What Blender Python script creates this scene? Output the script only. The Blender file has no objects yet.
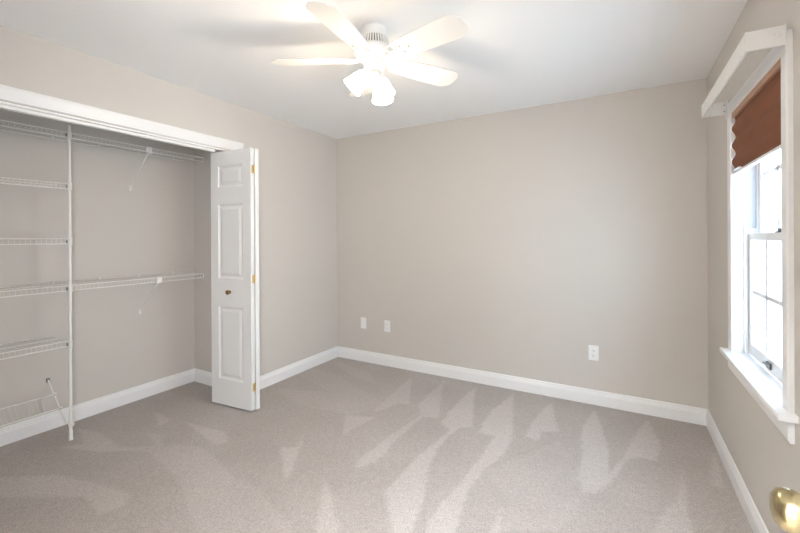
import bpy, bmesh, math, random
from mathutils import Vector, Matrix
PI = math.pi
W = 3.302          # room width (x), back wall at y = 0, left wall at x = 0
H = 2.44
YF = -3.50         # front wall (behind the camera)
scene = bpy.context.scene
C = scene.collection

# ---------------------------------------------------------------- camera
cam_d = bpy.data.cameras.new('camera'); cam = bpy.data.objects.new('camera', cam_d); C.objects.link(cam)
right = Vector((0.86778677, 0.49691147, -0.00501103)); up = Vector((0.00413683, 0.00285982, 0.99998735))
fwd = Vector((-0.496919516, 0.867796527, -0.000426071))
m = Matrix.Identity(4)
for i in range(3):
    m[i][0] = right[i]; m[i][1] = up[i]; m[i][2] = -fwd[i]
m[0][3], m[1][3], m[2][3] = 2.7881, -3.4477, 1.3319
cam.matrix_world = m
cam_d.sensor_width = 36; cam_d.lens = 389.809 / 800 * 36
cam_d.shift_y = -28.89 / 800
cam_d.clip_start = 0.02
scene.camera = cam

# ---------------------------------------------------------------- world, lights, exposure
SKY = 10.0
BULB = 4.0
SHADE_EMIT = 8.5
HALL_FILL = 95.0
HALL_SIDE_FILL = 78.0  # strength of the added side fill in the hall
world = bpy.data.worlds.new('daylight'); scene.world = world; world.use_nodes = True
bg = world.node_tree.nodes['Background']
bg.inputs[0].default_value = (0.62, 0.80, 1.0, 1); bg.inputs[1].default_value = SKY
pl = bpy.data.lights.new('window_portal', 'AREA'); pl.shape = 'RECTANGLE'; pl.size = 0.76; pl.size_y = 1.27
pl.cycles.is_portal = True; pl.energy = 1
po = bpy.data.objects.new('window_portal', pl); C.objects.link(po)
po.location = (W + 0.155, -1.1475, 1.35); po.rotation_euler = (0, math.radians(90), 0)
hl = bpy.data.lights.new('hall_ceiling_fill', 'AREA'); hl.size = 0.5; hl.energy = HALL_FILL; hl.color = (0.88, 0.94, 1.0)  # added area light under the hall ceiling, fills the room through the doorway
ho = bpy.data.objects.new('hall_ceiling_fill', hl); C.objects.link(ho); ho.location = (2.6, -4.15, 2.36)
# added side fill at the hall's right wall, no window there; brightens the closet
dl_ = bpy.data.lights.new('hall_side_fill', 'AREA'); dl_.shape = 'RECTANGLE'; dl_.size = 0.8; dl_.size_y = 1.4; dl_.energy = HALL_SIDE_FILL; dl_.color = (0.93, 0.96, 1.0)
do_ = bpy.data.objects.new('hall_side_fill', dl_); C.objects.link(do_); do_.location = (3.44, -4.10, 1.45); do_.rotation_euler = (math.radians(90), 0, math.radians(90))
vs = scene.view_settings
vs.view_transform = 'Standard'; vs.look = 'None'; vs.gamma = 1; vs.use_curve_mapping = False
vs.exposure = 0.58
scene.cycles.max_bounces = 10; scene.cycles.diffuse_bounces = 6

# ---------------------------------------------------------------- materials
def mat(name, col, rough=0.5, metal=0.0, noise=None, bump=None, spec=0.5, emit=None, trans=0.0, coat=0.0):
    ma = bpy.data.materials.new(name); ma.use_nodes = True
    nt = ma.node_tree; b = nt.nodes['Principled BSDF']
    b.inputs['Base Color'].default_value = (*col, 1); b.inputs['Roughness'].default_value = rough
    b.inputs['Metallic'].default_value = metal; b.inputs['Specular IOR Level'].default_value = spec
    if coat: b.inputs['Coat Weight'].default_value = coat
    if emit: b.inputs['Emission Color'].default_value = (*emit[0], 1); b.inputs['Emission Strength'].default_value = emit[1]
    tc = nt.nodes.new('ShaderNodeTexCoord')
    if noise:
        n = nt.nodes.new('ShaderNodeTexNoise'); n.inputs['Scale'].default_value = noise[0]; n.inputs['Detail'].default_value = 4
        nt.links.new(tc.outputs['Object'], n.inputs['Vector'])
        r = nt.nodes.new('ShaderNodeMapRange'); r.inputs['To Min'].default_value = 1 - noise[1]; r.inputs['To Max'].default_value = 1 + noise[1]
        nt.links.new(n.outputs['Fac'], r.inputs['Value'])
        v = nt.nodes.new('ShaderNodeVectorMath'); v.operation = 'SCALE'; v.inputs[0].default_value = col
        nt.links.new(r.outputs[0], v.inputs['Scale']); nt.links.new(v.outputs[0], b.inputs['Base Color'])
    if bump:
        n = nt.nodes.new('ShaderNodeTexNoise'); n.inputs['Scale'].default_value = bump[0]; n.inputs['Detail'].default_value = 3
        nt.links.new(tc.outputs['Object'], n.inputs['Vector'])
        bn = nt.nodes.new('ShaderNodeBump'); bn.inputs['Strength'].default_value = bump[1]; bn.inputs['Distance'].default_value = bump[2]
        nt.links.new(n.outputs['Fac'], bn.inputs['Height']); nt.links.new(bn.outputs[0], b.inputs['Normal'])
    if trans:
        t = nt.nodes.new('ShaderNodeBsdfTranslucent'); t.inputs['Color'].default_value = (*col, 1)
        mx = nt.nodes.new('ShaderNodeMixShader'); mx.inputs[0].default_value = trans
        nt.links.new(b.outputs[0], mx.inputs[1]); nt.links.new(t.outputs[0], mx.inputs[2])
        nt.links.new(mx.outputs[0], nt.nodes['Material Output'].inputs['Surface'])
    return ma

M = {}
M['wall'] = mat('greige_wall_paint', (0.600, 0.567, 0.530), 0.62, noise=(1.5, 0.015), bump=(260, 0.10, 0.0006), spec=0.3)
M['ceiling'] = mat('flat_white_ceiling_paint', (0.88, 0.88, 0.88), 0.9, bump=(200, 0.08, 0.0006), spec=0.2)
M['trim'] = mat('white_semigloss_trim', (0.82, 0.82, 0.825), 0.32, noise=(6, 0.01))
M['door'] = mat('white_door_paint', (0.76, 0.76, 0.76), 0.38, bump=(90, 0.05, 0.0005))
M['wire'] = mat('white_vinyl_coated_wire', (0.80, 0.79, 0.77), 0.35)
M['clip'] = mat('white_clip_plastic', (0.78, 0.77, 0.74), 0.4)
M['screw'] = mat('grey_screw_metal', (0.25, 0.24, 0.23), 0.4, metal=0.8)
M['brass'] = mat('polished_brass', (0.56, 0.46, 0.26), 0.22, metal=1.0, noise=(30, 0.05))
M['hinge'] = mat('satin_brass_hinge', (0.72, 0.55, 0.27), 0.35, metal=1.0)
M['oldbrass'] = mat('antique_brass', (0.30, 0.18, 0.07), 0.35, metal=0.9)
M['bronze'] = mat('dark_sash_hardware', (0.12, 0.11, 0.10), 0.35, metal=0.7)
M['fan'] = mat('white_fan_enamel', (0.83, 0.82, 0.80), 0.35)
M['blade'] = mat('white_fan_blade', (0.82, 0.80, 0.77), 0.5, noise=(5, 0.02))
M['vent'] = mat('dark_vent_slot', (0.16, 0.14, 0.12), 0.7)
M['vinyl'] = mat('white_window_vinyl', (0.82, 0.83, 0.84), 0.3)
M['liner'] = mat('grey_jamb_liner', (0.42, 0.44, 0.46), 0.45)
M['plate'] = mat('white_outlet_plastic', (0.86, 0.86, 0.86), 0.3)
M['slot'] = mat('outlet_slot_dark', (0.10, 0.10, 0.10), 0.6)
M['rod'] = mat('white_painted_rod_metal', (0.82, 0.82, 0.80), 0.35)
M['shade'] = mat('rust_brown_pleated_fabric', (0.235, 0.090, 0.046), 0.85, noise=(14, 0.10), bump=(400, 0.15, 0.0005), trans=0.12)
M['shaderail'] = mat('tan_shade_headrail', (0.50, 0.30, 0.20), 0.5)
M['globe'] = mat('lit_frosted_glass', (0.9, 0.88, 0.84), 0.4, emit=((1.0, 0.84, 0.62), SHADE_EMIT))
M['bulb'] = mat('lit_bulb', (1, 1, 1), 0.4, emit=((1.0, 0.88, 0.70), 14))
M['fill_lamp'] = mat('fill_lamp_glow', (0.9, 0.9, 0.88), 0.4, emit=((1.0, 0.93, 0.86), 4))  # glowing cover of the added hall fill lamp

gm = bpy.data.materials.new('clear_window_glass'); gm.use_nodes = True
nt = gm.node_tree; nt.nodes.clear()
o_ = nt.nodes.new('ShaderNodeOutputMaterial'); tr = nt.nodes.new('ShaderNodeBsdfTransparent'); gl = nt.nodes.new('ShaderNodeBsdfGlossy')
tr.inputs[0].default_value = (0.95, 0.97, 0.97, 1); gl.inputs['Roughness'].default_value = 0.02
lw = nt.nodes.new('ShaderNodeLayerWeight'); fr = nt.nodes.new('ShaderNodeMath'); fr.operation = 'POWER'; fr.inputs[1].default_value = 5.0
fr2 = nt.nodes.new('ShaderNodeMath'); fr2.operation = 'MULTIPLY_ADD'; fr2.inputs[1].default_value = 0.9; fr2.inputs[2].default_value = 0.04
nt.links.new(lw.outputs['Facing'], fr.inputs[0]); nt.links.new(fr.outputs[0], fr2.inputs[0]); lw.inputs['Blend'].default_value = 0.5
mx = nt.nodes.new('ShaderNodeMixShader')
nt.links.new(fr2.outputs[0], mx.inputs[0]); nt.links.new(tr.outputs[0], mx.inputs[1]); nt.links.new(gl.outputs[0], mx.inputs[2])
nt.links.new(mx.outputs[0], o_.inputs['Surface'])
M['glass'] = gm

# carpet: pale taupe cut pile, the brushed nap (lighter where the vacuum turned the pile) is a property of the pile itself
cm = bpy.data.materials.new('taupe_cut_pile_carpet'); cm.use_nodes = True
nt = cm.node_tree; b = nt.nodes['Principled BSDF']
at = nt.nodes.new('ShaderNodeAttribute'); at.attribute_name = 'nap'
tc = nt.nodes.new('ShaderNodeTexCoord')
n1 = nt.nodes.new('ShaderNodeTexNoise'); n1.inputs['Scale'].default_value = 2.6; n1.inputs['Detail'].default_value = 5
n2 = nt.nodes.new('ShaderNodeTexNoise'); n2.inputs['Scale'].default_value = 170; n2.inputs['Detail'].default_value = 3
n3 = nt.nodes.new('ShaderNodeTexNoise'); n3.inputs['Scale'].default_value = 42; n3.inputs['Detail'].default_value = 4
for n in (n1, n2, n3): nt.links.new(tc.outputs['Object'], n.inputs['Vector'])
def mth(op, a, b_, clamp=False):
    k = nt.nodes.new('ShaderNodeMath'); k.operation = op; k.use_clamp = clamp
    for i, v in enumerate((a, b_)):
        if isinstance(v, (int, float)): k.inputs[i].default_value = v
        else: nt.links.new(v, k.inputs[i])
    return k.outputs[0]
big = mth('MULTIPLY', mth('SUBTRACT', n1.outputs['Fac'], 0.5), 0.55)
mid = mth('MULTIPLY', mth('SUBTRACT', n3.outputs['Fac'], 0.5), 0.7)
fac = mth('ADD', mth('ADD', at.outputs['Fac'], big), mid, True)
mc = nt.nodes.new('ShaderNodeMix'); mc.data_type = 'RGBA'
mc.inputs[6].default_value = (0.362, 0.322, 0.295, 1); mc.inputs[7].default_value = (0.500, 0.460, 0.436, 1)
nt.links.new(fac, mc.inputs[0])
sc_ = nt.nodes.new('ShaderNodeVectorMath'); sc_.operation = 'SCALE'
nt.links.new(mc.outputs[2], sc_.inputs[0])
nt.links.new(mth('ADD', mth('MULTIPLY', n2.outputs['Fac'], 1.2), 0.40), sc_.inputs['Scale'])
nt.links.new(sc_.outputs[0], b.inputs['Base Color'])
b.inputs['Roughness'].default_value = 0.95; b.inputs['Specular IOR Level'].default_value = 0.1
b.inputs['Sheen Weight'].default_value = 0.15
bn = nt.nodes.new('ShaderNodeBump'); bn.inputs['Strength'].default_value = 0.5; bn.inputs['Distance'].default_value = 0.004
nt.links.new(n2.outputs['Fac'], bn.inputs['Height']); nt.links.new(bn.outputs[0], b.inputs['Normal'])
M['carpet'] = cm

# ---------------------------------------------------------------- helpers
def box(bm, x0, x1, y0, y1, z0, z1, bev=0.0):
    x0, x1 = sorted((x0, x1)); y0, y1 = sorted((y0, y1)); z0, z1 = sorted((z0, z1))
    vs_ = [bm.verts.new(p) for p in ((x0,y0,z0),(x1,y0,z0),(x1,y1,z0),(x0,y1,z0),(x0,y0,z1),(x1,y0,z1),(x1,y1,z1),(x0,y1,z1))]
    fs = [bm.faces.new([vs_[i] for i in f]) for f in ((0,3,2,1),(4,5,6,7),(0,1,5,4),(1,2,6,5),(2,3,7,6),(3,0,4,7))]
    if bev:
        es = set(e for f in fs for e in f.edges)
        bmesh.ops.bevel(bm, geom=list(es), offset=bev, segments=2, profile=0.5, affect='EDGES')
    return bm
def tube(bm, pts, r, n=8, cap=True):
    pts = [Vector(p) for p in pts]; rings = []
    for i, p in enumerate(pts):
        if i == 0: d = pts[1] - p
        elif i == len(pts) - 1: d = p - pts[i-1]
        else: d = (pts[i+1] - p).normalized() + (p - pts[i-1]).normalized()
        d.normalize(); a = d.orthogonal().normalized() if i == 0 else (prev - d * prev.dot(d)).normalized()
        prev = a; b_ = d.cross(a); rr = r[i] if isinstance(r, (list, tuple)) else r
        rings.append([bm.verts.new(p + (a * math.cos(t) + b_ * math.sin(t)) * rr) for t in [2*PI*k/n for k in range(n)]])
    for i in range(len(rings)-1):
        for k in range(n):
            bm.faces.new((rings[i][k], rings[i][(k+1) % n], rings[i+1][(k+1) % n], rings[i+1][k]))
    if cap:
        bm.faces.new(rings[0][::-1]); bm.faces.new(rings[-1])
    return bm
def lathe(bm, prof, n=32, org=(0,0,0), axis=(0,0,1), cap=True):
    ax = Vector(axis).normalized(); a = ax.orthogonal().normalized(); b_ = ax.cross(a); org = Vector(org); rings = []
    for r, h in prof:
        rings.append([bm.verts.new(org + ax*h + (a*math.cos(2*PI*k/n) + b_*math.sin(2*PI*k/n))*max(r, 1e-4)) for k in range(n)])
    for i in range(len(rings)-1):
        for k in range(n):
            bm.faces.new((rings[i][k], rings[i][(k+1) % n], rings[i+1][(k+1) % n], rings[i+1][k]))
    if cap:
        bm.faces.new(rings[0][::-1]); bm.faces.new(rings[-1])
    return bm
def prism(bm, poly, thick, mtx=None):
    """poly: list of (x, y); extruded thick along z, centred"""
    mtx = mtx or Matrix.Identity(4)
    lo = [bm.verts.new(mtx @ Vector((x, y, -thick/2))) for x, y in poly]; hi = [bm.verts.new(mtx @ Vector((x, y, thick/2))) for x, y in poly]
    bm.faces.new(lo[::-1]); bm.faces.new(hi)
    for i in range(len(poly)):
        j = (i+1) % len(poly); bm.faces.new((lo[i], lo[j], hi[j], hi[i]))
    return bm
def sweep(bm, prof, axis, a0, a1, place):
    """extrude closed profile [(u, v)] from a0 to a1; place(u, v, t) gives the point"""
    A = [bm.verts.new(place(u, v, a0)) for u, v in prof]; B = [bm.verts.new(place(u, v, a1)) for u, v in prof]
    for i in range(len(prof)):
        j = (i+1) % len(prof); bm.faces.new((A[i], A[j], B[j], B[i]))
    bm.faces.new(A[::-1]); bm.faces.new(B)
    return bm
def obj(name, bm, m_, parent=None, smooth=False, mats=None):
    bmesh.ops.recalc_face_normals(bm, faces=bm.faces)
    me = bpy.data.meshes.new(name); bm.to_mesh(me); bm.free()
    me.materials.append(m_)
    for k in (mats or []): me.materials.append(k)
    if smooth:
        me.polygons.foreach_set('use_smooth', [True]*len(me.polygons))
        try: me.set_sharp_from_angle(angle=math.radians(38))
        except Exception: pass
    o = bpy.data.objects.new(name, me); C.objects.link(o)
    if parent:
        o.parent = parent
    return o
def thing(name, label, cat, loc=(0,0,0), rotz=0, group=None, kind=None):
    o = bpy.data.objects.new(name, None); C.objects.link(o); o.location = loc; o.rotation_euler = (0, 0, rotz)
    o.empty_display_size = 0.1
    if label: o['label'] = label
    if cat: o['category'] = cat
    if group: o['group'] = group
    if kind: o['kind'] = kind
    return o
def struct(name, bm, m_, smooth=False):
    o = obj(name, bm, m_, smooth=smooth); o['kind'] = 'structure'; return o
def nb(): return bmesh.new()
def loc_sub(bm, loc):
    bmesh.ops.translate(bm, verts=bm.verts, vec=-Vector(loc)); return bm

# ================================================================ SETTING
# closet: opening y -3.13..-1.33, back wall x = -0.705, side wall y = -1.235, header underside z = 2.045
OP0, OP1, OPZ = -3.13, -1.33, 2.045
CX, CS0, CS1 = -0.705, -3.23, -1.235
WT = 0.115
bm = nb(); box(bm, -WT, 0, OP1, 0.12, 0, H); box(bm, -WT, 0, OP0, OP1, OPZ, H); box(bm, -WT, 0, YF, OP0, 0, H)
struct('wall_left', bm, M['wall'])
struct('wall_back', box(nb(), 0, W, 0, 0.12, 0, H), M['wall'])
WY0, WY1, WZ0, WZ1 = -1.55, -0.745, 0.69, 2.005
bm = nb(); box(bm, W, W+0.16, WY1, 0.12, 0, H); box(bm, W, W+0.16, YF-0.12, WY0, 0, H)
box(bm, W, W+0.16, WY0, WY1, 0, WZ0); box(bm, W, W+0.16, WY0, WY1, WZ1, H)
struct('wall_right', bm, M['wall'])
DX0, DX1, DZ = 2.26, 3.05, 2.04
bm = nb(); box(bm, -WT, DX0, YF-0.12, YF, 0, H); box(bm, DX1, W, YF-0.12, YF, 0, H); box(bm, DX0, DX1, YF-0.12, YF, DZ, H)
struct('wall_front', bm, M['wall'])
struct('wall_closet_back', box(nb(), CX-0.1, CX, CS0-0.1, CS1+0.1, 0, H), M['wall'])
bm = nb(); box(bm, CX, -WT, CS1, CS1+0.1, 0, H); struct('wall_closet_right', bm, M['wall'])
bm = nb(); box(bm, CX, -WT, CS0-0.1, CS0, 0, H); struct('wall_closet_left', bm, M['wall'])
struct('ceiling', box(nb(), CX-0.1, W+0.16, -4.9, 0.12, H, H+0.1), M['ceiling'])
# hall behind the doorway
bm = nb(); box(bm, 1.6, 1.7, -4.8, YF-0.12, 0, H); struct('wall_hall_left', bm, M['wall'])
bm = nb(); box(bm, 3.46, 3.56, -4.8, YF-0.12, 0, H); struct('wall_hall_right', bm, M['wall'])
bm = nb(); box(bm, 1.6, 3.56, -4.9, -4.8, 0, H); struct('wall_hall_front', bm, M['wall'])

# carpet floor: fine grid carrying the nap of the pile
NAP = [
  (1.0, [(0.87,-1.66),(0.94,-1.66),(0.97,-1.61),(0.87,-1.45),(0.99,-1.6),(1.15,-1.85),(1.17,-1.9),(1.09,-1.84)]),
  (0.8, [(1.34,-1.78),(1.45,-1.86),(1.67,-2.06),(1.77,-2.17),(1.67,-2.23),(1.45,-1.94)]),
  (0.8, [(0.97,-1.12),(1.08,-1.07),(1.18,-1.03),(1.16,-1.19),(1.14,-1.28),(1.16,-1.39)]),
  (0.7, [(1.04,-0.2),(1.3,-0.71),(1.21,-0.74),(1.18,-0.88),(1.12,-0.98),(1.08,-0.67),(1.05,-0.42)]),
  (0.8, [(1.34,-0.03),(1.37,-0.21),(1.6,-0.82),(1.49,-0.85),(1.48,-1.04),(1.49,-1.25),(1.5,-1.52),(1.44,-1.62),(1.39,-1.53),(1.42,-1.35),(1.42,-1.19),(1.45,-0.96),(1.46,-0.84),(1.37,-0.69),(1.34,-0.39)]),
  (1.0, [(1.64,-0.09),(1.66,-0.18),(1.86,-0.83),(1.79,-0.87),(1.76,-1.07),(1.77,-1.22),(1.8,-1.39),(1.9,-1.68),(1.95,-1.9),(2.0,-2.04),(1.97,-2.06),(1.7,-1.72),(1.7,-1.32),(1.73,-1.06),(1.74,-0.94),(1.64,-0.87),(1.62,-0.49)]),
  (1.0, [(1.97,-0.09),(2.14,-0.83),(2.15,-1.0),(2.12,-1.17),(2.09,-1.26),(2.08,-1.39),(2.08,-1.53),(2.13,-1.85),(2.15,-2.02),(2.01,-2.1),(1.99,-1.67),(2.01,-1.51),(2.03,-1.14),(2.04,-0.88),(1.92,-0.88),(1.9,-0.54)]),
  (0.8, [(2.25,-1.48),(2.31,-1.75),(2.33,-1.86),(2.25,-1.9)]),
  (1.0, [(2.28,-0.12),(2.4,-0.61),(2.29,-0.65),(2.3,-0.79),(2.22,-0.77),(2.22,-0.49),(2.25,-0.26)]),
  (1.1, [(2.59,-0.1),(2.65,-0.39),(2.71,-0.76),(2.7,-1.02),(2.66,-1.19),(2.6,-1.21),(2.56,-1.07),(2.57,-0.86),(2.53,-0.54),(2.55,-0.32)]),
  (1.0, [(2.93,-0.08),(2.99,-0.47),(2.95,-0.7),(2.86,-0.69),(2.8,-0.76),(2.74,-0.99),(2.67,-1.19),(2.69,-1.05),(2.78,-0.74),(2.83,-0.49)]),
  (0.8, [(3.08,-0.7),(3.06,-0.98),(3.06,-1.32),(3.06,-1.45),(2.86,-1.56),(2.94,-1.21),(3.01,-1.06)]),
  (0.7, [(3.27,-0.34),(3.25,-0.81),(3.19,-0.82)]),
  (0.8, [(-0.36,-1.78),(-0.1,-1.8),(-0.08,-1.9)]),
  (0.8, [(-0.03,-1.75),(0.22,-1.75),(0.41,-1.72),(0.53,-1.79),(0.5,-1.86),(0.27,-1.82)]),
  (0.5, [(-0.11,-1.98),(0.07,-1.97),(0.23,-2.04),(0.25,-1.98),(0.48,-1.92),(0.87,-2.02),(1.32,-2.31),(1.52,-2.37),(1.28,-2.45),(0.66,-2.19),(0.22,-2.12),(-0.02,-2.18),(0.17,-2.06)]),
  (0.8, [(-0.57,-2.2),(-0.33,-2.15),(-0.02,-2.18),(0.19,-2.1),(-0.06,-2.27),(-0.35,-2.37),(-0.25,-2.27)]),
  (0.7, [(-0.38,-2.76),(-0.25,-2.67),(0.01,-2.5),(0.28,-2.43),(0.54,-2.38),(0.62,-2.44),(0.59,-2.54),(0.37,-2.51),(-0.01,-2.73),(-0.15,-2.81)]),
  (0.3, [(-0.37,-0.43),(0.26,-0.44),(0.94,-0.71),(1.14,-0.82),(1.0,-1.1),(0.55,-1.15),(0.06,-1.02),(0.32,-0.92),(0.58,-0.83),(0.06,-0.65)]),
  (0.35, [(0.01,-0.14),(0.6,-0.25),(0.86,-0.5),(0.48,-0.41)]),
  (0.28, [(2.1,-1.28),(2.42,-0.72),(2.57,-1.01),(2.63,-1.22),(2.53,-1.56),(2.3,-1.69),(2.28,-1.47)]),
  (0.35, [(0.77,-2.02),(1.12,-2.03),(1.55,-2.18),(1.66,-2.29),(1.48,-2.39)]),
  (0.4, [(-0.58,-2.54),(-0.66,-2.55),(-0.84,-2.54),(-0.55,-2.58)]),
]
def inside(px, py, pts):
    c = False; j = len(pts)-1
    for i in range(len(pts)):
        xi, yi = pts[i]; xj, yj = pts[j]
        if (yi > py) != (yj > py) and px < (xj-xi)*(py-yi)/(yj-yi)+xi: c = not c
        j = i
    return c
gx0, gx1, gy0, gy1, st = CX, W, YF, 0.0, 0.014
nx = int((gx1-gx0)/st)+1; ny = int((gy1-gy0)/st)+1
vals = [[0.0]*nx for _ in range(ny)]
for w_, pts in NAP:
    xs = [p[0] for p in pts]; ys = [p[1] for p in pts]
    for j in range(max(0, int((min(ys)-gy0)/st)), min(ny, int((max(ys)-gy0)/st)+2)):
        y = gy0 + j*st
        for i in range(max(0, int((min(xs)-gx0)/st)), min(nx, int((max(xs)-gx0)/st)+2)):
            x = gx0 + i*st
            if inside(x, y, pts): vals[j][i] = max(vals[j][i], w_)
for _ in range(1):
    nv = [r[:] for r in vals]
    for j in range(1, ny-1):
        for i in range(1, nx-1):
            nv[j][i] = (vals[j][i]*4 + vals[j-1][i] + vals[j+1][i] + vals[j][i-1] + vals[j][i+1])/8
    vals = nv
random.seed(4)
vco = []; vat = []
for j in range(ny):
    for i in range(nx):
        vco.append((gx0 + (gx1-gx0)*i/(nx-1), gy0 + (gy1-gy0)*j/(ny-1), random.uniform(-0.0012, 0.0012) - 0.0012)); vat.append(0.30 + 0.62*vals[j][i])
fc = [(j*nx+i, j*nx+i+1, (j+1)*nx+i+1, (j+1)*nx+i) for j in range(ny-1) for i in range(nx-1)]
b0 = len(vco)
vco += [(CX-.1,0,0),(W+.16,0,0),(W+.16,.12,0),(CX-.1,.12,0), (CX-.1,-4.9,-0.002),(W+.16,-4.9,-0.002),(W+.16,YF,-0.002),(CX-.1,YF,-0.002)]
vat += [0.3]*8
fc += [(b0,b0+1,b0+2,b0+3),(b0+4,b0+5,b0+6,b0+7)]
me = bpy.data.meshes.new('floor'); me.from_pydata(vco, [], fc)
a_ = me.attributes.new('nap', 'FLOAT', 'POINT'); a_.data.foreach_set('value', vat)
me.polygons.foreach_set('use_smooth', [True]*len(me.polygons))
me.materials.append(M['carpet'])
fl = bpy.data.objects.new('floor', me); C.objects.link(fl); fl['kind'] = 'structure'

# baseboards
BH = 0.115
prof = [(0,0),(0.014,0),(0.015,0.078),(0.0125,0.083),(0.0125,0.090),(0.009,0.098),(0.0075,0.110),(0.004,BH),(0,BH)]
def base(name, ax, fixed, sgn, a0, a1):
    if ax == 'y': pl_ = lambda u, v, t: Vector((fixed + sgn*u, t, v))
    else: pl_ = lambda u, v, t: Vector((t, fixed + sgn*u, v))
    return struct(name, sweep(nb(), prof, None, a0, a1, pl_), M['trim'])
base('baseboard_left', 'y', 0, 1, -1.258, 0)
base('baseboard_back', 'x', 0, -1, 0, W)
base('baseboard_right', 'y', W, -1, YF, 0)
base('baseboard_front', 'x', YF, 1, 0, DX0-0.065)
base('baseboard_closet_back', 'y', CX, 1, CS0, CS1)
base('baseboard_closet_right', 'x', CS1, -1, CX, -WT)
base('baseboard_closet_left', 'x', CS0, 1, CX, -WT)

# closet casing: head and legs with a small bead on the inner edge
def casing_profile(w):   # u = distance from the opening edge, v = proud of wall
    return [(0,0),(0,0.010),(0.003,0.013),(0.009,0.013),(0.011,0.009),(0.016,0.011),(w-0.02,0.018),(w-0.003,0.018),(w,0.015),(w,0)]
cw = 0.077
bm = nb()
cp = casing_profile(cw)
sweep(bm, cp, None, OP0-cw, OP1+cw, lambda u, v, t: Vector((v, t, 2.053+u)))
sweep(bm, cp, None, 0, 2.053, lambda u, v, t: Vector((v, OP1-0.005+u, t)))
sweep(bm, cp, None, 0, 2.053, lambda u, v, t: Vector((v, OP0+0.005-u, t)))
struct('trim_1', bm, M['trim'])
bm = nb()     # jamb lining around the opening
box(bm, -WT-0.001, 0.004, OP0, OP1, 2.036, 2.0465); box(bm, -WT-0.001, 0.004, OP1-0.0105, OP1+0.001, 0, 2.036); box(bm, -WT-0.001, 0.004, OP0-0.001, OP0+0.0105, 0, 2.036)
struct('trim_2', bm, M['trim'])
tk = box(nb(), -0.052, -0.018, OP0+0.011, OP1-0.16, 2.018, 2.036, 0.002)
o = struct('trim_3', tk, M['rod'])
# doorway casing behind the camera
bm = nb()
for x0, x1 in ((DX0-0.065, DX0), (DX1, DX1+0.065)): box(bm, x0, x1, YF, YF+0.016, 0, DZ+0.065, 0.003)
box(bm, DX0, DX1, YF, YF+0.016, DZ, DZ+0.065, 0.003)
box(bm, DX0, DX0+0.012, YF-0.12, YF, 0, DZ); box(bm, DX1-0.004, DX1, YF-0.12, YF, 0, DZ); box(bm, DX0, DX1, YF-0.12, YF, DZ-0.012, DZ)
struct('trim_4', bm, M['trim'])

# ================================================================ WINDOW
win = thing('window_1', None, None, (W, -1.1475, 0.70), kind='structure')
def wpart(name, bm, m_, parent=win, smooth=False, off=None):
    loc_sub(bm, (W, -1.1475, 0.70)); return obj(name, bm, m_, parent, smooth)
Y0, Y1, Z1 = -1.53, -0.765, 1.985     # clear opening
fw = 0.065
fp = [(0,0),(0,0.013),(0.004,0.016),(0.018,0.018),(fw-0.004,0.018),(fw,0.014),(fw,0)]
bm = nb()
sweep(bm, fp, None, 0.715, Z1, lambda u, v, t: Vector((W-v, Y1+u, t)))
sweep(bm, fp, None, 0.715, Z1, lambda u, v, t: Vector((W-v, Y0-u, t)))
sweep(bm, fp, None, Y0-fw, Y1+fw, lambda u, v, t: Vector((W-v, t, Z1+u)))
wpart('window_casing', bm, M['trim'])
bm = nb()
box(bm, W-0.002, W+0.16, Y1, WY1, 0.70, WZ1); box(bm, W-0.002, W+0.16, WY0, Y0, 0.70, WZ1); box(bm, W-0.002, W+0.16, Y0, Y1, Z1, WZ1)
for yy, s in ((Y1, -1), (Y0, 1)):      # interior stops
    box(bm, W+0.036, W+0.052, yy, yy+s*0.010, 0.715, Z1, 0.002)
wpart('window_jamb', bm, M['trim'])
bm = nb()
for yy, s in ((Y1, -1), (Y0, 1)):
    for x_ in (0.088, 0.130): box(bm, W+x_, W+x_+0.005, yy, yy+s*0.012, 0.73, Z1)
wpart('jamb_track', bm, M['vinyl'])
bm = nb()
for yy, s in ((Y1, -1), (Y0, 1)):
    box(bm, W+0.094, W+0.128, yy, yy+s*0.003, 1.345, Z1); box(bm, W+0.053, W+0.087, yy, yy+s*0.003, 1.37, Z1)
wpart('jamb_liner', bm, M['liner'])
bm = nb(); box(bm, W-0.054, W+0.056, Y0-0.10, Y1+0.075, 0.690, 0.7155, 0.006)
wpart('window_sill', bm, M['trim'], smooth=True)
wpart('outer_sill', box(nb(), W+0.056, W+0.20, WY0, WY1, 0.66, 0.706), M['vinyl'])
bm = nb(); sweep(bm, [(0,0),(0.012,0),(0.018,0.012),(0.018,0.078),(0.012,0.084),(0,0.084)], None, Y0-fw, Y1+fw, lambda u, v, t: Vector((W-u, t, 0.606+v)))
wpart('apron', bm, M['trim'])
def sash(name, x0, x1, z0, z1, botr, topr):
    s_ = 0.044; m1 = (x0+x1)/2
    bm = nb(); ya, yb = Y0+0.004, Y1-0.004
    box(bm, x0, x1, ya, ya+s_, z0, z1, 0.003); box(bm, x0, x1, yb-s_, yb, z0, z1, 0.003)
    box(bm, x0, x1, ya+s_, yb-s_, z0, z0+botr, 0.003); box(bm, x0, x1, ya+s_, yb-s_, z1-topr, z1, 0.003)
    sa = wpart(name, bm, M['vinyl'])
    gy0, gy1, gz0, gz1 = ya+s_, yb-s_, z0+botr, z1-topr
    bm = nb()
    for k in (1, 2):
        y = gy0+(gy1-gy0)*k/3; box(bm, m1-0.009, m1+0.009, y-0.013, y+0.013, gz0, gz1, 0.003)
    zz = (gz0+gz1)/2; box(bm, m1-0.009, m1+0.009, gy0, gy1, zz-0.011, zz+0.011, 0.003)
    mu = wpart('muntin_grid', bm, M['vinyl'], sa)
    g = wpart('glass_pane', box(nb(), m1-0.0015, m1+0.0015, gy0-0.004, gy1+0.004, gz0-0.004, gz1+0.004), M['glass'], sa)
    return sa
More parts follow.
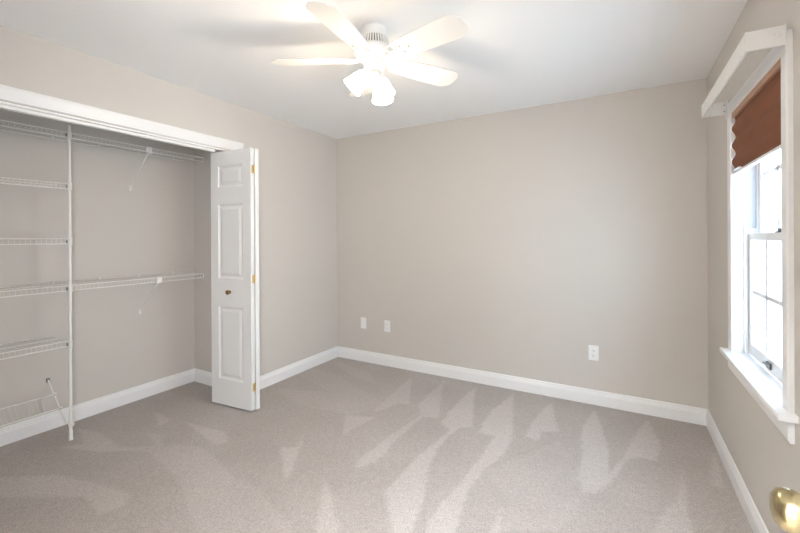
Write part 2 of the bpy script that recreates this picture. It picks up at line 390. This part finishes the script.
lo_ = sash('lower_sash', W+0.054, W+0.086, 0.7165, 1.345, 0.062, 0.036)
up_ = sash('upper_sash', W+0.095, W+0.127, 1.312, Z1-0.001, 0.036, 0.045)
bm = nb(); ly = -1.11
box(bm, W+0.046, W+0.054, ly-0.026, ly+0.026, 0.735, 0.763, 0.003); box(bm, W+0.032, W+0.048, ly-0.020, ly+0.020, 0.755, 0.760, 0.002)
li = wpart('sash_lift', bm, M['bronze'], lo_); li['label'] = 'dark metal finger lift on the bottom rail'
bm = nb(); ly = -1.20
box(bm, W+0.056, W+0.084, ly-0.028, ly+0.028, 1.345, 1.352, 0.002); lathe(bm, [(0.011,0),(0.011,0.010),(0.006,0.014)], 16, (W+0.070, ly, 1.351)); box(bm, W+0.06, W+0.068, ly-0.03, ly+0.004, 1.356, 1.362, 0.001)
lk = wpart('sash_lock', bm, M['bronze'], lo_); lk['label'] = 'small dark sash lock on the meeting rail'

# ================================================================ PLEATED SHADE
sh = thing('pleated_shade', 'rust brown pleated fabric shade pulled half way up inside the window', 'window shade', (W+0.012, -1.1475, 1.985))
org = (W+0.012, -1.1475, 1.985)
def spart(name, bm, m_, parent=sh, smooth=False):
    loc_sub(bm, org); return obj(name, bm, m_, parent, smooth)
bm = nb()
zt, zb = 1.958, 1.668; N = 60; rows = []
def px_(z):
    t = (zt-z)/(zt-zb)
    return W-0.002 + 0.0085*math.sin(t*2*PI*3.3+0.6)
for k in range(N+1):
    z = zt+(zb-zt)*k/N; x = px_(z)
    rows.append([(x-0.0008, z), (x+0.0008, z)])
ys = [Y0+0.002 + (Y1-Y0-0.004)*i/10 for i in range(11)]
F = [[bm.verts.new((r[0][0], y + (0.002*math.sin(r[0][1]*75) if i in (0,10) else 0), r[0][1])) for i, y in enumerate(ys)] for r in rows]
G = [[bm.verts.new((r[1][0], y + (0.002*math.sin(r[1][1]*75) if i in (0,10) else 0), r[1][1])) for i, y in enumerate(ys)] for r in rows]
for k in range(N):
    for i in range(10):
        bm.faces.new((F[k][i], F[k][i+1], F[k+1][i+1], F[k+1][i])); bm.faces.new((G[k][i], G[k+1][i], G[k+1][i+1], G[k][i+1]))
spart('shade_fabric', bm, M['shade'], smooth=True)
r_ = spart('headrail', box(nb(), W-0.010, W+0.016, Y0+0.002, Y1-0.002, 1.957, 1.985, 0.002), M['shaderail']); r_['label'] = 'tan headrail of the shade'
bm = nb(); box(bm, W-0.010, W+0.010, Y0+0.003, Y1-0.003, 1.654, 1.668, 0.003)
br = spart('bottom_rail', bm, M['plate'])
bm = nb(); box(bm, W-0.024, W-0.008, -0.955, -0.865, 1.666, 1.673, 0.003); br2 = spart('pull_tab', bm, M['plate'], br); br2['label'] = 'white pull tab'

# ================================================================ CURTAIN ROD
cr = thing('curtain_rod', 'wide flat white curtain rod projecting on brackets above the window', 'curtain rod', (W-0.018, -1.15, 2.03))
org = (W-0.018, -1.15, 2.03)
def rpart(name, bm, m_, parent=cr, smooth=False):
    loc_sub(bm, org); return obj(name, bm, m_, parent, smooth)
ra, rb_, rz0, rz1, rx = -1.602, -0.700, 1.996, 2.066, W-0.127
def channel(bm, p0, p1, nrm):
    p0 = Vector(p0); p1 = Vector(p1); nv = Vector(nrm)
    pr = [(0,rz0),(0.0,rz1),(0.008,rz1),(0.008,rz1-0.0015),(0.002,rz1-0.0015),(0.002,rz0+0.0015),(0.008,rz0+0.0015),(0.008,rz0)]
    A = [bm.verts.new(Vector((p0.x, p0.y, v)) + nv*u) for u, v in pr]; B = [bm.verts.new(Vector((p1.x, p1.y, v)) + nv*u) for u, v in pr]
    for i in range(8):
        j = (i+1) % 8; bm.faces.new((A[i], A[j], B[j], B[i]))
    bm.faces.new(A[::-1]); bm.faces.new(B)
bm = nb(); channel(bm, (rx, ra, 0), (rx, rb_, 0), (1,0,0)); rpart('rod_face', bm, M['rod'])
for y, s in ((ra, 1), (rb_, -1)):
    bm = nb(); channel(bm, (rx, y, 0), (W-0.022, y, 0), (0, s, 0)); box(bm, rx-0.0015, rx+0.006, y-0.0015*s, y+0.012*s, rz0-0.001, rz1+0.001, 0.0008)
    re = rpart('rod_return', bm, M['rod'])
    bm = nb(); box(bm, W-0.040, W-0.018, y+s*0.002, y+s*0.006, rz0+0.006, rz1-0.006); box(bm, W-0.022, W-0.018, y-s*0.000, y+s*0.030, rz0-0.028, rz1+0.004, 0.0015)
    bk = rpart('bracket', bm, M['rod'])
    bm = nb(); lathe(bm, [(0.008,0),(0.007,0.003),(0.001,0.004)], 16, (W-0.040, y, (rz0+rz1)/2+0.006), (0,-s,0)); rpart('bracket_button', bm, M['plate'], bk)
    for z in (rz0+0.018, rz1-0.018):
        bm = nb(); lathe(bm, [(0.0035,0),(0.003,0.0015)], 10, (W-0.030, y+s*0.006, z), (0,s,0)); rpart('screw', bm, M['screw'], bk)

# ================================================================ CLOSET BIFOLD DOOR
d1 = thing('door_1', 'white six-panel style bifold closet door folded open into the room', 'closet door', (0.11, -1.42, 0.012), kind='structure')
LEAFH = 2.010
def leaf_mesh(Wd, T, both=True):
    """local: x along the leaf, y thickness (0 front .. T), z up"""
    bm = nb()
    mx0, mx1 = 0.084, Wd-0.084
    zs = [(0.205,0.780),(1.002,1.590),(1.728,1.895)]
    box(bm, 0, mx0, 0, T, 0, LEAFH); box(bm, mx1, Wd, 0, T, 0, LEAFH)
    zz = [0]+[v for p in zs for v in p]+[LEAFH]
    for i in range(0, len(zz), 2): box(bm, mx0, mx1, 0, T, zz[i], zz[i+1])
    def ring(rect, y): return [bm.verts.new((x, y, z)) for x, z in ((rect[0],rect[2]),(rect[1],rect[2]),(rect[1],rect[3]),(rect[0],rect[3]))]
    for z0, z1 in zs:
        for front in (True, False):
            yy = (lambda d: d) if front else (lambda d: T-d)
            rs = []
            for ins, dep in ((0,0.0),(0.004,0.004),(0.012,0.0075),(0.020,0.0085),(0.042,0.0020)):
                rs.append(ring((mx0+ins, mx1-ins, z0+ins, z1-ins), yy(dep)))
            for a, b_ in zip(rs, rs[1:]):
                for i in range(4): bm.faces.new((a[i], a[(i+1)%4], b_[(i+1)%4], b_[i]))
            bm.faces.new(rs[-1])
    return bm
def place(o, loc, ang, parent_loc):
    o.location = Vector(loc) - Vector(parent_loc); o.rotation_euler = (0, 0, ang)
DL = (0.11, -1.42, 0.012)
T = 0.032
a1 = math.radians(4.75)
lf1 = obj('door_leaf', leaf_mesh(0.432, T), M['door'], d1); place(lf1, (-0.105, -1.471, 0.012), a1, DL)
a2 = math.radians(-3.6)
lf2 = obj('door_leaf', leaf_mesh(0.432, T), M['door'], d1); place(lf2, (-0.098, -1.371, 0.012), a2, DL)
lf1['label'] = 'front leaf with the knob'; lf2['label'] = 'rear leaf against the closet jamb'
bm = nb(); lathe(bm, [(0.013,0),(0.013,0.003),(0.007,0.006),(0.007,0.013),(0.014,0.017),(0.0185,0.023),(0.0165,0.030),(0.007,0.034)], 24, (0.208, 0, 0.897), (0,-1,0))
kn = obj('knob', bm, M['oldbrass'], lf1, smooth=True); kn['label'] = 'small aged brass knob'
for z in (1.850, 1.007, 0.176):
    bm = nb()
    box(bm, 0.4325, 0.4345, 0.012, T, z-0.032, z+0.032, 0.0006); tube(bm, [(0.437, T+0.0035, z-0.03), (0.437, T+0.0035, z+0.03)], 0.0042, 10)
    box(bm, 0.4325, 0.4345, T+0.004, T+0.026, z-0.032, z+0.032, 0.0006)
    for zz in (z-0.018, z+0.018):
        lathe(bm, [(0.003,0),(0.002,0.001)], 8, (0.4345, 0.020, zz), (1,0,0))
    hg = obj('hinge', bm, M['hinge'], lf1, smooth=True); hg['label'] = 'brass hinge'

# ================================================================ ROOM DOOR (only its knob edge reaches the view)
DLr = (3.032, YF+0.035, 0.010)
d2 = thing('door_2', 'white room door standing open beside the right wall, brass knob in view', 'door', DLr, kind='structure')
bm = nb(); box(bm, 3.032, 3.067, -2.668, -3.450, 0.012, 2.020, 0.002); loc_sub(bm, DLr); dl = obj('door_leaf', bm, M['door'], d2)
bm = nb()
kz, ky = 0.9605, -2.731
lathe(bm, [(0.031,0),(0.031,0.003),(0.027,0.006),(0.013,0.010),(0.0115,0.026),(0.015,0.031),(0.0235,0.037),(0.0272,0.046),(0.0272,0.054),(0.0245,0.062),(0.018,0.067),(0.010,0.069),(0.001,0.0695)], 40, (3.032, ky, kz), (-1,0,0))
loc_sub(bm, DLr); k2 = obj('door_knob', bm, M['brass'], dl, smooth=True); k2['label'] = 'polished round brass door knob'
bm = nb(); box(bm, 3.0365, 3.0625, -2.6685, -2.6665, kz-0.028, kz+0.028, 0.0005); box(bm, 3.043, 3.056, -2.6685, -2.660, kz-0.008, kz+0.008, 0.001)
loc_sub(bm, DLr); k3 = obj('latch_plate', bm, M['brass'], dl)

# ================================================================ CLOSET WIRE SHELVING
FX = -0.413            # front lip plane
def wire_shelf(name, label, y0, y1, z, group=None, brackets=(), rod=True):
    """deck height z (front top rail), from y0 to y1 (y0 < y1)"""
    org = (CX, (y0+y1)/2, z)
    t = thing(name, label, 'closet shelf', org, 0, group)
    def P(nm, bm, m_, par=t, sm=True): loc_sub(bm, org); return obj(nm, bm, m_, par, sm)
    bm = nb(); n = int((y1-y0)/0.0254)
    for k in range(n+1):
        y = y0 + 0.004 + (y1-y0-0.008)*k/n
        tube(bm, [(CX+0.006, y, z+0.003), (FX-0.001, y, z+0.003), (FX+0.002, y, z), (FX+0.002, y, z-0.034)], 0.0012, 5)
    P('deck_wires', bm, M['wire'])
    bm = nb(); tube(bm, [(FX, y0, z), (FX, y1, z)], 0.0032, 8); tube(bm, [(FX, y0, z-0.034), (FX, y1, z-0.034)], 0.0036, 8); 
    for yy in (y0, y1): tube(bm, [(FX, yy, z), (FX, yy, z-0.034)], 0.0032, 8)
    P('front_lip', bm, M['wire'])
    bm = nb(); tube(bm, [(CX+0.008, y0, z), (CX+0.008, y1, z)], 0.0032, 8); P('back_rail', bm, M['wire'])
    bm = nb(); tube(bm, [(CX+0.15, y0, z-0.001), (CX+0.15, y1, z-0.001)], 0.0028, 8); P('middle_rail', bm, M['wire'])
    k = y0 + 0.10
    while k < y1 - 0.03:
        bm = nb(); box(bm, CX, CX+0.012, k-0.007, k+0.007, z-0.004, z+0.016, 0.002); lathe(bm, [(0.0035,0),(0.003,0.001)], 8, (CX+0.012, k, z+0.011), (1,0,0))
        P('wall_clip', bm, M['clip']); k += 0.28
    for by in brackets:
        bm = nb(); tube(bm, [(FX-0.004, by, z-0.036), (FX-0.03, by, z-0.055), (CX+0.014, by, z-0.275), (CX+0.006, by, z-0.285), (CX+0.004, by, z-0.305)], 0.0048, 8)
        box(bm, FX-0.012, FX+0.008, by-0.018, by+0.018, z-0.046, z+0.006, 0.004)
        s = P('support_bracket', bm, M['wire'])
        bm = nb(); box(bm, CX, CX+0.006, by-0.010, by+0.010, z-0.318, z-0.275, 0.002); P('bracket_foot', bm, M['clip'], s)
    return t
wire_shelf('wire_shelf', 'long white wire shelf across the top of the closet under the header', -3.22, -1.335, 2.040, brackets=(-1.78, -2.75))
wire_shelf('wire_shelf', 'long white wire shelf at waist height across the closet, one diagonal brace beneath', -3.22, -1.335, 1.022, brackets=(-1.71,))
PY = -2.292
wire_shelf('wire_shelf', 'short white wire shelf left of the pole, topmost below the long top shelf', -3.22, PY-0.012, 1.700, 'short shelves left of the pole')
wire_shelf('wire_shelf', 'short white wire shelf left of the pole, next above the waist-height long shelf', -3.22, PY-0.012, 1.335, 'short shelves left of the pole')
wire_shelf('wire_shelf', 'short white wire shelf left of the pole, just below the waist-height long shelf', -3.22, PY-0.012, 0.655, 'short shelves left of the pole')

# upright pole with clips
px0 = FX + 0.0145
sp = thing('shelf_pole', 'white vertical pole standing on the carpet and clipped to the shelf fronts', 'shelf pole', (px0, PY, 0))
def pp(nm, bm, m_, par=sp, sm=True): loc_sub(bm, (px0, PY, 0)); return obj(nm, bm, m_, par, sm)
bm = nb(); lathe(bm, [(0.0085,0.012),(0.0085,2.085),(0.007,2.09)], 16, (px0, PY, 0)); pp('pipe', bm, M['wire'])
bm = nb(); lathe(bm, [(0.013,0),(0.013,0.006),(0.0108,0.010),(0.0108,0.062),(0.0085,0.066)], 16, (px0, PY, 0)); pp('foot', bm, M['clip'])
for z in (2.040, 1.700, 1.335, 1.022, 0.655):
    bm = nb(); lathe(bm, [(0.0115,z-0.042),(0.0125,z-0.038),(0.0125,z+0.004),(0.0115,z+0.008)], 16, (px0, PY, 0)); box(bm, px0-0.0105, px0-0.004, PY-0.016, PY+0.014, z-0.036, z+0.002, 0.002)
    c_ = pp('pole_clip', bm, M['clip'])
    bm = nb(); box(bm, px0-0.004, px0+0.004, PY-0.019, PY-0.012, z-0.030, z-0.008); pp('clip_screw', bm, M['screw'], c_)

# tilted shoe shelf at the bottom: rails, wires and the slanted side arm from wall to pole foot
so = (CX, -2.75, 0.0)
ss = thing('shoe_rack', 'slanted white wire shoe rack near the floor, its end arm running to the pole foot', 'shoe rack', so)
def sp_(nm, bm, m_, par=ss, sm=True): loc_sub(bm, so); return obj(nm, bm, m_, par, sm)
def slope(x): return 0.345 + (x-CX)*(0.105-0.345)/(px0-CX)
ey = PY - 0.018
bm = nb(); tube(bm, [(CX+0.004, ey, slope(CX)+0.004), (px0-0.012, ey, slope(px0)+0.004)], 0.0050, 8)
arm = sp_('side_arm', bm, M['wire'])
bm = nb(); box(bm, CX, CX+0.010, ey-0.010, ey+0.010, slope(CX)-0.012, slope(CX)+0.018, 0.003); sp_('wall_foot', bm, M['screw'], arm)
bm = nb(); lathe(bm, [(0.0135,-0.016),(0.0145,-0.008),(0.0145,0.008),(0.0135,0.016)], 14, (px0+0.002, PY, slope(px0)), (0,0,1)); tube(bm, [(px0+0.002, PY, slope(px0)), (px0+0.020, PY+0.006, slope(px0))], [0.012,0.010], 12); pp('collar', bm, M['clip'])
for x in (-0.605, -0.510):
    bm = nb(); tube(bm, [(x, -3.22, slope(x)), (x, ey, slope(x))], 0.0034, 8); sp_('rail', bm, M['wire'])
    bm = nb(); box(bm, x-0.013, x+0.013, ey-0.008, ey+0.010, slope(x)-0.010, slope(x)+0.012, 0.003); k_ = sp_('rail_clip', bm, M['clip'])
    bm = nb(); lathe(bm, [(0.0045,0),(0.004,0.002)], 10, (x+0.013, ey, slope(x)), (1,0,0)); sp_('clip_screw', bm, M['screw'], k_)
bm = nb(); y = -3.20
while y < ey-0.06:
    tube(bm, [(-0.607, y, slope(-0.607)+0.004), (-0.508, y, slope(-0.508)+0.004), (-0.503, y, slope(-0.508)-0.040)], 0.0008, 5); y += 0.0254
sp_('rack_wires', bm, M['wire'])

# ================================================================ OUTLET PLATES on the back wall
def plate(xc, zc, label, kind):
    t = thing('wall_plate', label, 'wall plate', (xc, 0, zc), 0, 'wall plates on the back wall')
    bm = nb(); box(bm, -0.036, 0.036, -0.006, 0, -0.059, 0.059, 0.003); obj('cover_plate', bm, M['plate'], t)
    if kind == 'duplex':
        for s in (-1, 1):
            bm = nb(); box(bm, -0.017, 0.017, -0.0085, -0.006, s*0.0195-0.014, s*0.0195+0.014, 0.004); r = obj('receptacle', bm, M['plate'], t)
            bm = nb(); box(bm, -0.008, -0.006, -0.0088, -0.008, s*0.0195-0.003, s*0.0195+0.006); box(bm, 0.006, 0.008, -0.0088, -0.008, s*0.0195-0.003, s*0.0195+0.005); lathe(bm, [(0.0022,0),(0.002,0.0006)], 10, (0, -0.0084, s*0.0195-0.008), (0,-1,0)); obj('slots', bm, M['slot'], r)
    if kind == 'blank':
        bm = nb(); box(bm, -0.0165, 0.0165, -0.0075, -0.006, -0.033, 0.033, 0.001); obj('insert', bm, M['plate'], t)
    if kind == 'screwed':
        bm = nb(); lathe(bm, [(0.0055,0),(0.0055,0.006),(0.004,0.008)], 12, (0, -0.006, 0.0), (0,-1,0)); obj('jack', bm, M['hinge'], t)
    for z in ((0,) if kind == 'duplex' else (-0.042, 0.042)):
        bm = nb(); lathe(bm, [(0.003,0),(0.0025,0.001)], 10, (0, -0.006, z), (0,-1,0)); obj('screw', bm, M['plate'], t)
    return t
plate(0.358, 0.413, 'plain white wall plate on the back wall, closest to the left corner', 'blank')
plate(0.658, 0.411, 'white duplex outlet plate on the back wall, second from the left corner', 'duplex')
plate(2.580, 0.408, 'white duplex outlet plate standing alone toward the right end of the back wall', 'duplex')

# ================================================================ CEILING FAN
FXc, FYc = 1.64, -1.71
fan = thing('ceiling_fan', 'white flush-mount ceiling fan with five blades and lit glass lamps', 'ceiling fan', (FXc, FYc, H))
def fp_(nm, bm, m_, par=fan, sm=True): return obj(nm, bm, m_, par, sm)
def fz(z): return z - H
bm = nb(); lathe(bm, [(0.068,0),(0.068,-0.050),(0.064,-0.056)], 40); fp_('canopy', bm, M['fan'])
bm = nb(); lathe(bm, [(0.062,-0.050),(0.070,-0.052),(0.080,-0.094),(0.066,-0.096)], 40); bd = fp_('vent_band', bm, M['vent'])
bm = nb()
for k in range(36):
    a = 2*PI*k/36; mt = Matrix.Rotation(a, 4, 'Z'); q = nb(); sweep(q, [(0.069,-0.051),(0.075,-0.051),(0.086,-0.097),(0.078,-0.097)], None, -0.0036, 0.0036, lambda u, v, t: Vector((u, t, v)))
    tm = bpy.data.meshes.new('tmp'); q.to_mesh(tm); q.free(); tm.transform(mt); bm.from_mesh(tm); bpy.data.meshes.remove(tm)
fp_('vent_ribs', bm, M['fan'], bd)
bm = nb(); lathe(bm, [(0.060,-0.094),(0.086,-0.098),(0.102,-0.110),(0.105,-0.125),(0.102,-0.140),(0.088,-0.156),(0.066,-0.164),(0.050,-0.168)], 48); fp_('motor_housing', bm, M['fan'])
bm = nb(); lathe(bm, [(0.052,-0.164),(0.056,-0.172),(0.054,-0.205),(0.046,-0.216),(0.034,-0.222)], 40); sw = fp_('switch_housing', bm, M['fan'])
bm = nb(); lathe(bm, [(0.034,-0.220),(0.040,-0.228),(0.040,-0.244),(0.026,-0.256),(0.010,-0.264),(0.001,-0.268)], 32); kit = fp_('light_fitter', bm, M['fan'])
PH = math.radians(-82.2)
def rot_bm(q, mt):
    bmesh.ops.transform(q, matrix=mt, verts=q.verts); return q
BZ = 2.2818 - H
for k in range(5):
    az = PH + k*2*PI/5
    pitch = Matrix.Rotation(math.radians(-13), 4, 'X')
    mt = Matrix.Translation((0, 0, BZ)) @ Matrix.Rotation(az, 4, 'Z') @ pitch
    # blade outline (x outward): rounded root, widening, clipped tip corners
    ol = [(0.150,-0.040),(0.165,-0.056),(0.20,-0.063),(0.34,-0.071),(0.497,-0.077),(0.512,-0.073),(0.545,-0.040),(0.550,-0.030),(0.550,0.030),(0.545,0.042),(0.512,0.074),(0.497,0.078),(0.34,0.072),(0.20,0.063),(0.165,0.056),(0.150,0.040)]
    q = prism(nb(), ol, 0.006); bmesh.ops.bevel(q, geom=[e for e in q.edges if abs(e.verts[0].co.z-e.verts[1].co.z) < 1e-6], offset=0.0015, segments=1, affect='EDGES')
    bl = fp_('blade', rot_bm(q, mt), M['blade'], fan, True)
    q = nb()   # scrolled iron under the blade
    sgn = []
    tube(q, [(0.075,0,0.002),(0.11,0,-0.010),(0.15,0,-0.008),(0.17,0,-0.0055)], [0.012,0.009,0.009,0.008], 10)
    prism(q, [(0.150,-0.012),(0.185,-0.034),(0.205,-0.034),(0.215,-0.020),(0.240,-0.010),(0.252,0.0),(0.240,0.010),(0.215,0.020),(0.205,0.034),(0.185,0.034),(0.150,0.012)], 0.003, Matrix.Translation((0,0,-0.0045)))
    for s in (-1, 1):
        ring = [(0.140+0.024*math.cos(t)*1.2, s*0.030+0.020*math.sin(t), -0.006) for t in [2*PI*i/16 for i in range(17)]]
        tube(q, ring, 0.0042, 6, cap=False)
        tube(q, [(0.086, s*0.012, -0.004), (0.100, s*0.030, -0.006), (0.116, s*0.036, -0.006)], 0.0045, 6)
    ir = fp_('blade_iron', rot_bm(q, mt), M['fan'], bl)
    for (sx, sy) in ((0.195,-0.022),(0.195,0.022),(0.236,0)):
        q = nb(); lathe(q, [(0.0045,-0.0062),(0.0035,-0.0085)], 10, (sx, sy, 0)); fp_('screw', rot_bm(q, mt), M['screw'], ir)
tow = Vector((0.4969, -0.8678, 0)); rgt = Vector((0.8678, 0.4969, 0))
def hdir(deg): return tow*math.cos(math.radians(deg)) + rgt*math.sin(math.radians(deg))
lamps = [(-86, 0.045, 2.205, 0.112, 2.135), (36, 0.050, 2.200, 0.080, 2.052), (154, 0.045, 2.205, 0.125, 2.140)]
for deg, rn, zn, ro, zo in lamps:
    d = hdir(deg); Np = d*rn + Vector((0,0,fz(zn))); Op = d*ro + Vector((0,0,fz(zo))); ax = (Op-Np).normalized(); L = 0.128
    Np = Op - ax*L*0.92
    bm = nb(); tube(bm, [d*0.030 + Vector((0,0,-0.236)), (d*0.045 + Vector((0,0,-0.232)) + Np)/2, Np], [0.009,0.009,0.011], 12)
    lathe(bm, [(0.012,-0.004),(0.022,0.0),(0.025,0.012),(0.023,0.020)], 24, Np, ax)
    arm = fp_('lamp_arm', bm, M['fan'], fan)
    bm = nb(); prf = [(0.021,0.010),(0.026,0.022),(0.038,0.042),(0.045,0.070),(0.048,0.098),(0.056,L)]
    prf += [(0.0535,L),(0.0455,0.098),(0.0425,0.070),(0.0355,0.042),(0.0235,0.022),(0.0185,0.012)]
    lathe(bm, prf, 32, Np, ax, cap=False)
    g = fp_('lamp_shade', bm, M['globe'], arm)
    bm = nb(); lathe(bm, [(0.010,0.010),(0.012,0.030),(0.020,0.052),(0.023,0.066),(0.018,0.080),(0.008,0.088),(0.001,0.090)], 20, Np, ax)
    fp_('bulb', bm, M['bulb'], arm)
    ld = bpy.data.lights.new('bulb_light', 'POINT'); ld.energy = BULB; ld.color = (1.0, 0.85, 0.66); ld.shadow_soft_size = 0.03
    lo = bpy.data.objects.new('bulb_light', ld); C.objects.link(lo); lo.location = Vector((FXc, FYc, H)) + Np + ax*(L+0.02)

# added hall fill lamp, unseen (beyond the doorway, behind the camera)
hfill = thing('hall_fill_lamp', 'round white fill lamp added on the hall ceiling, unseen behind the doorway', 'ceiling lamp', (2.6, -4.15, H))
bm = nb(); lathe(bm, [(0.15,0),(0.15,-0.02),(0.14,-0.025)], 32); obj('base', bm, M['fan'], hfill, True)
bm = nb(); lathe(bm, [(0.14,-0.02),(0.13,-0.045),(0.09,-0.065),(0.001,-0.072)], 32); obj('fill_glass', bm, M['fill_lamp'], hfill, True)
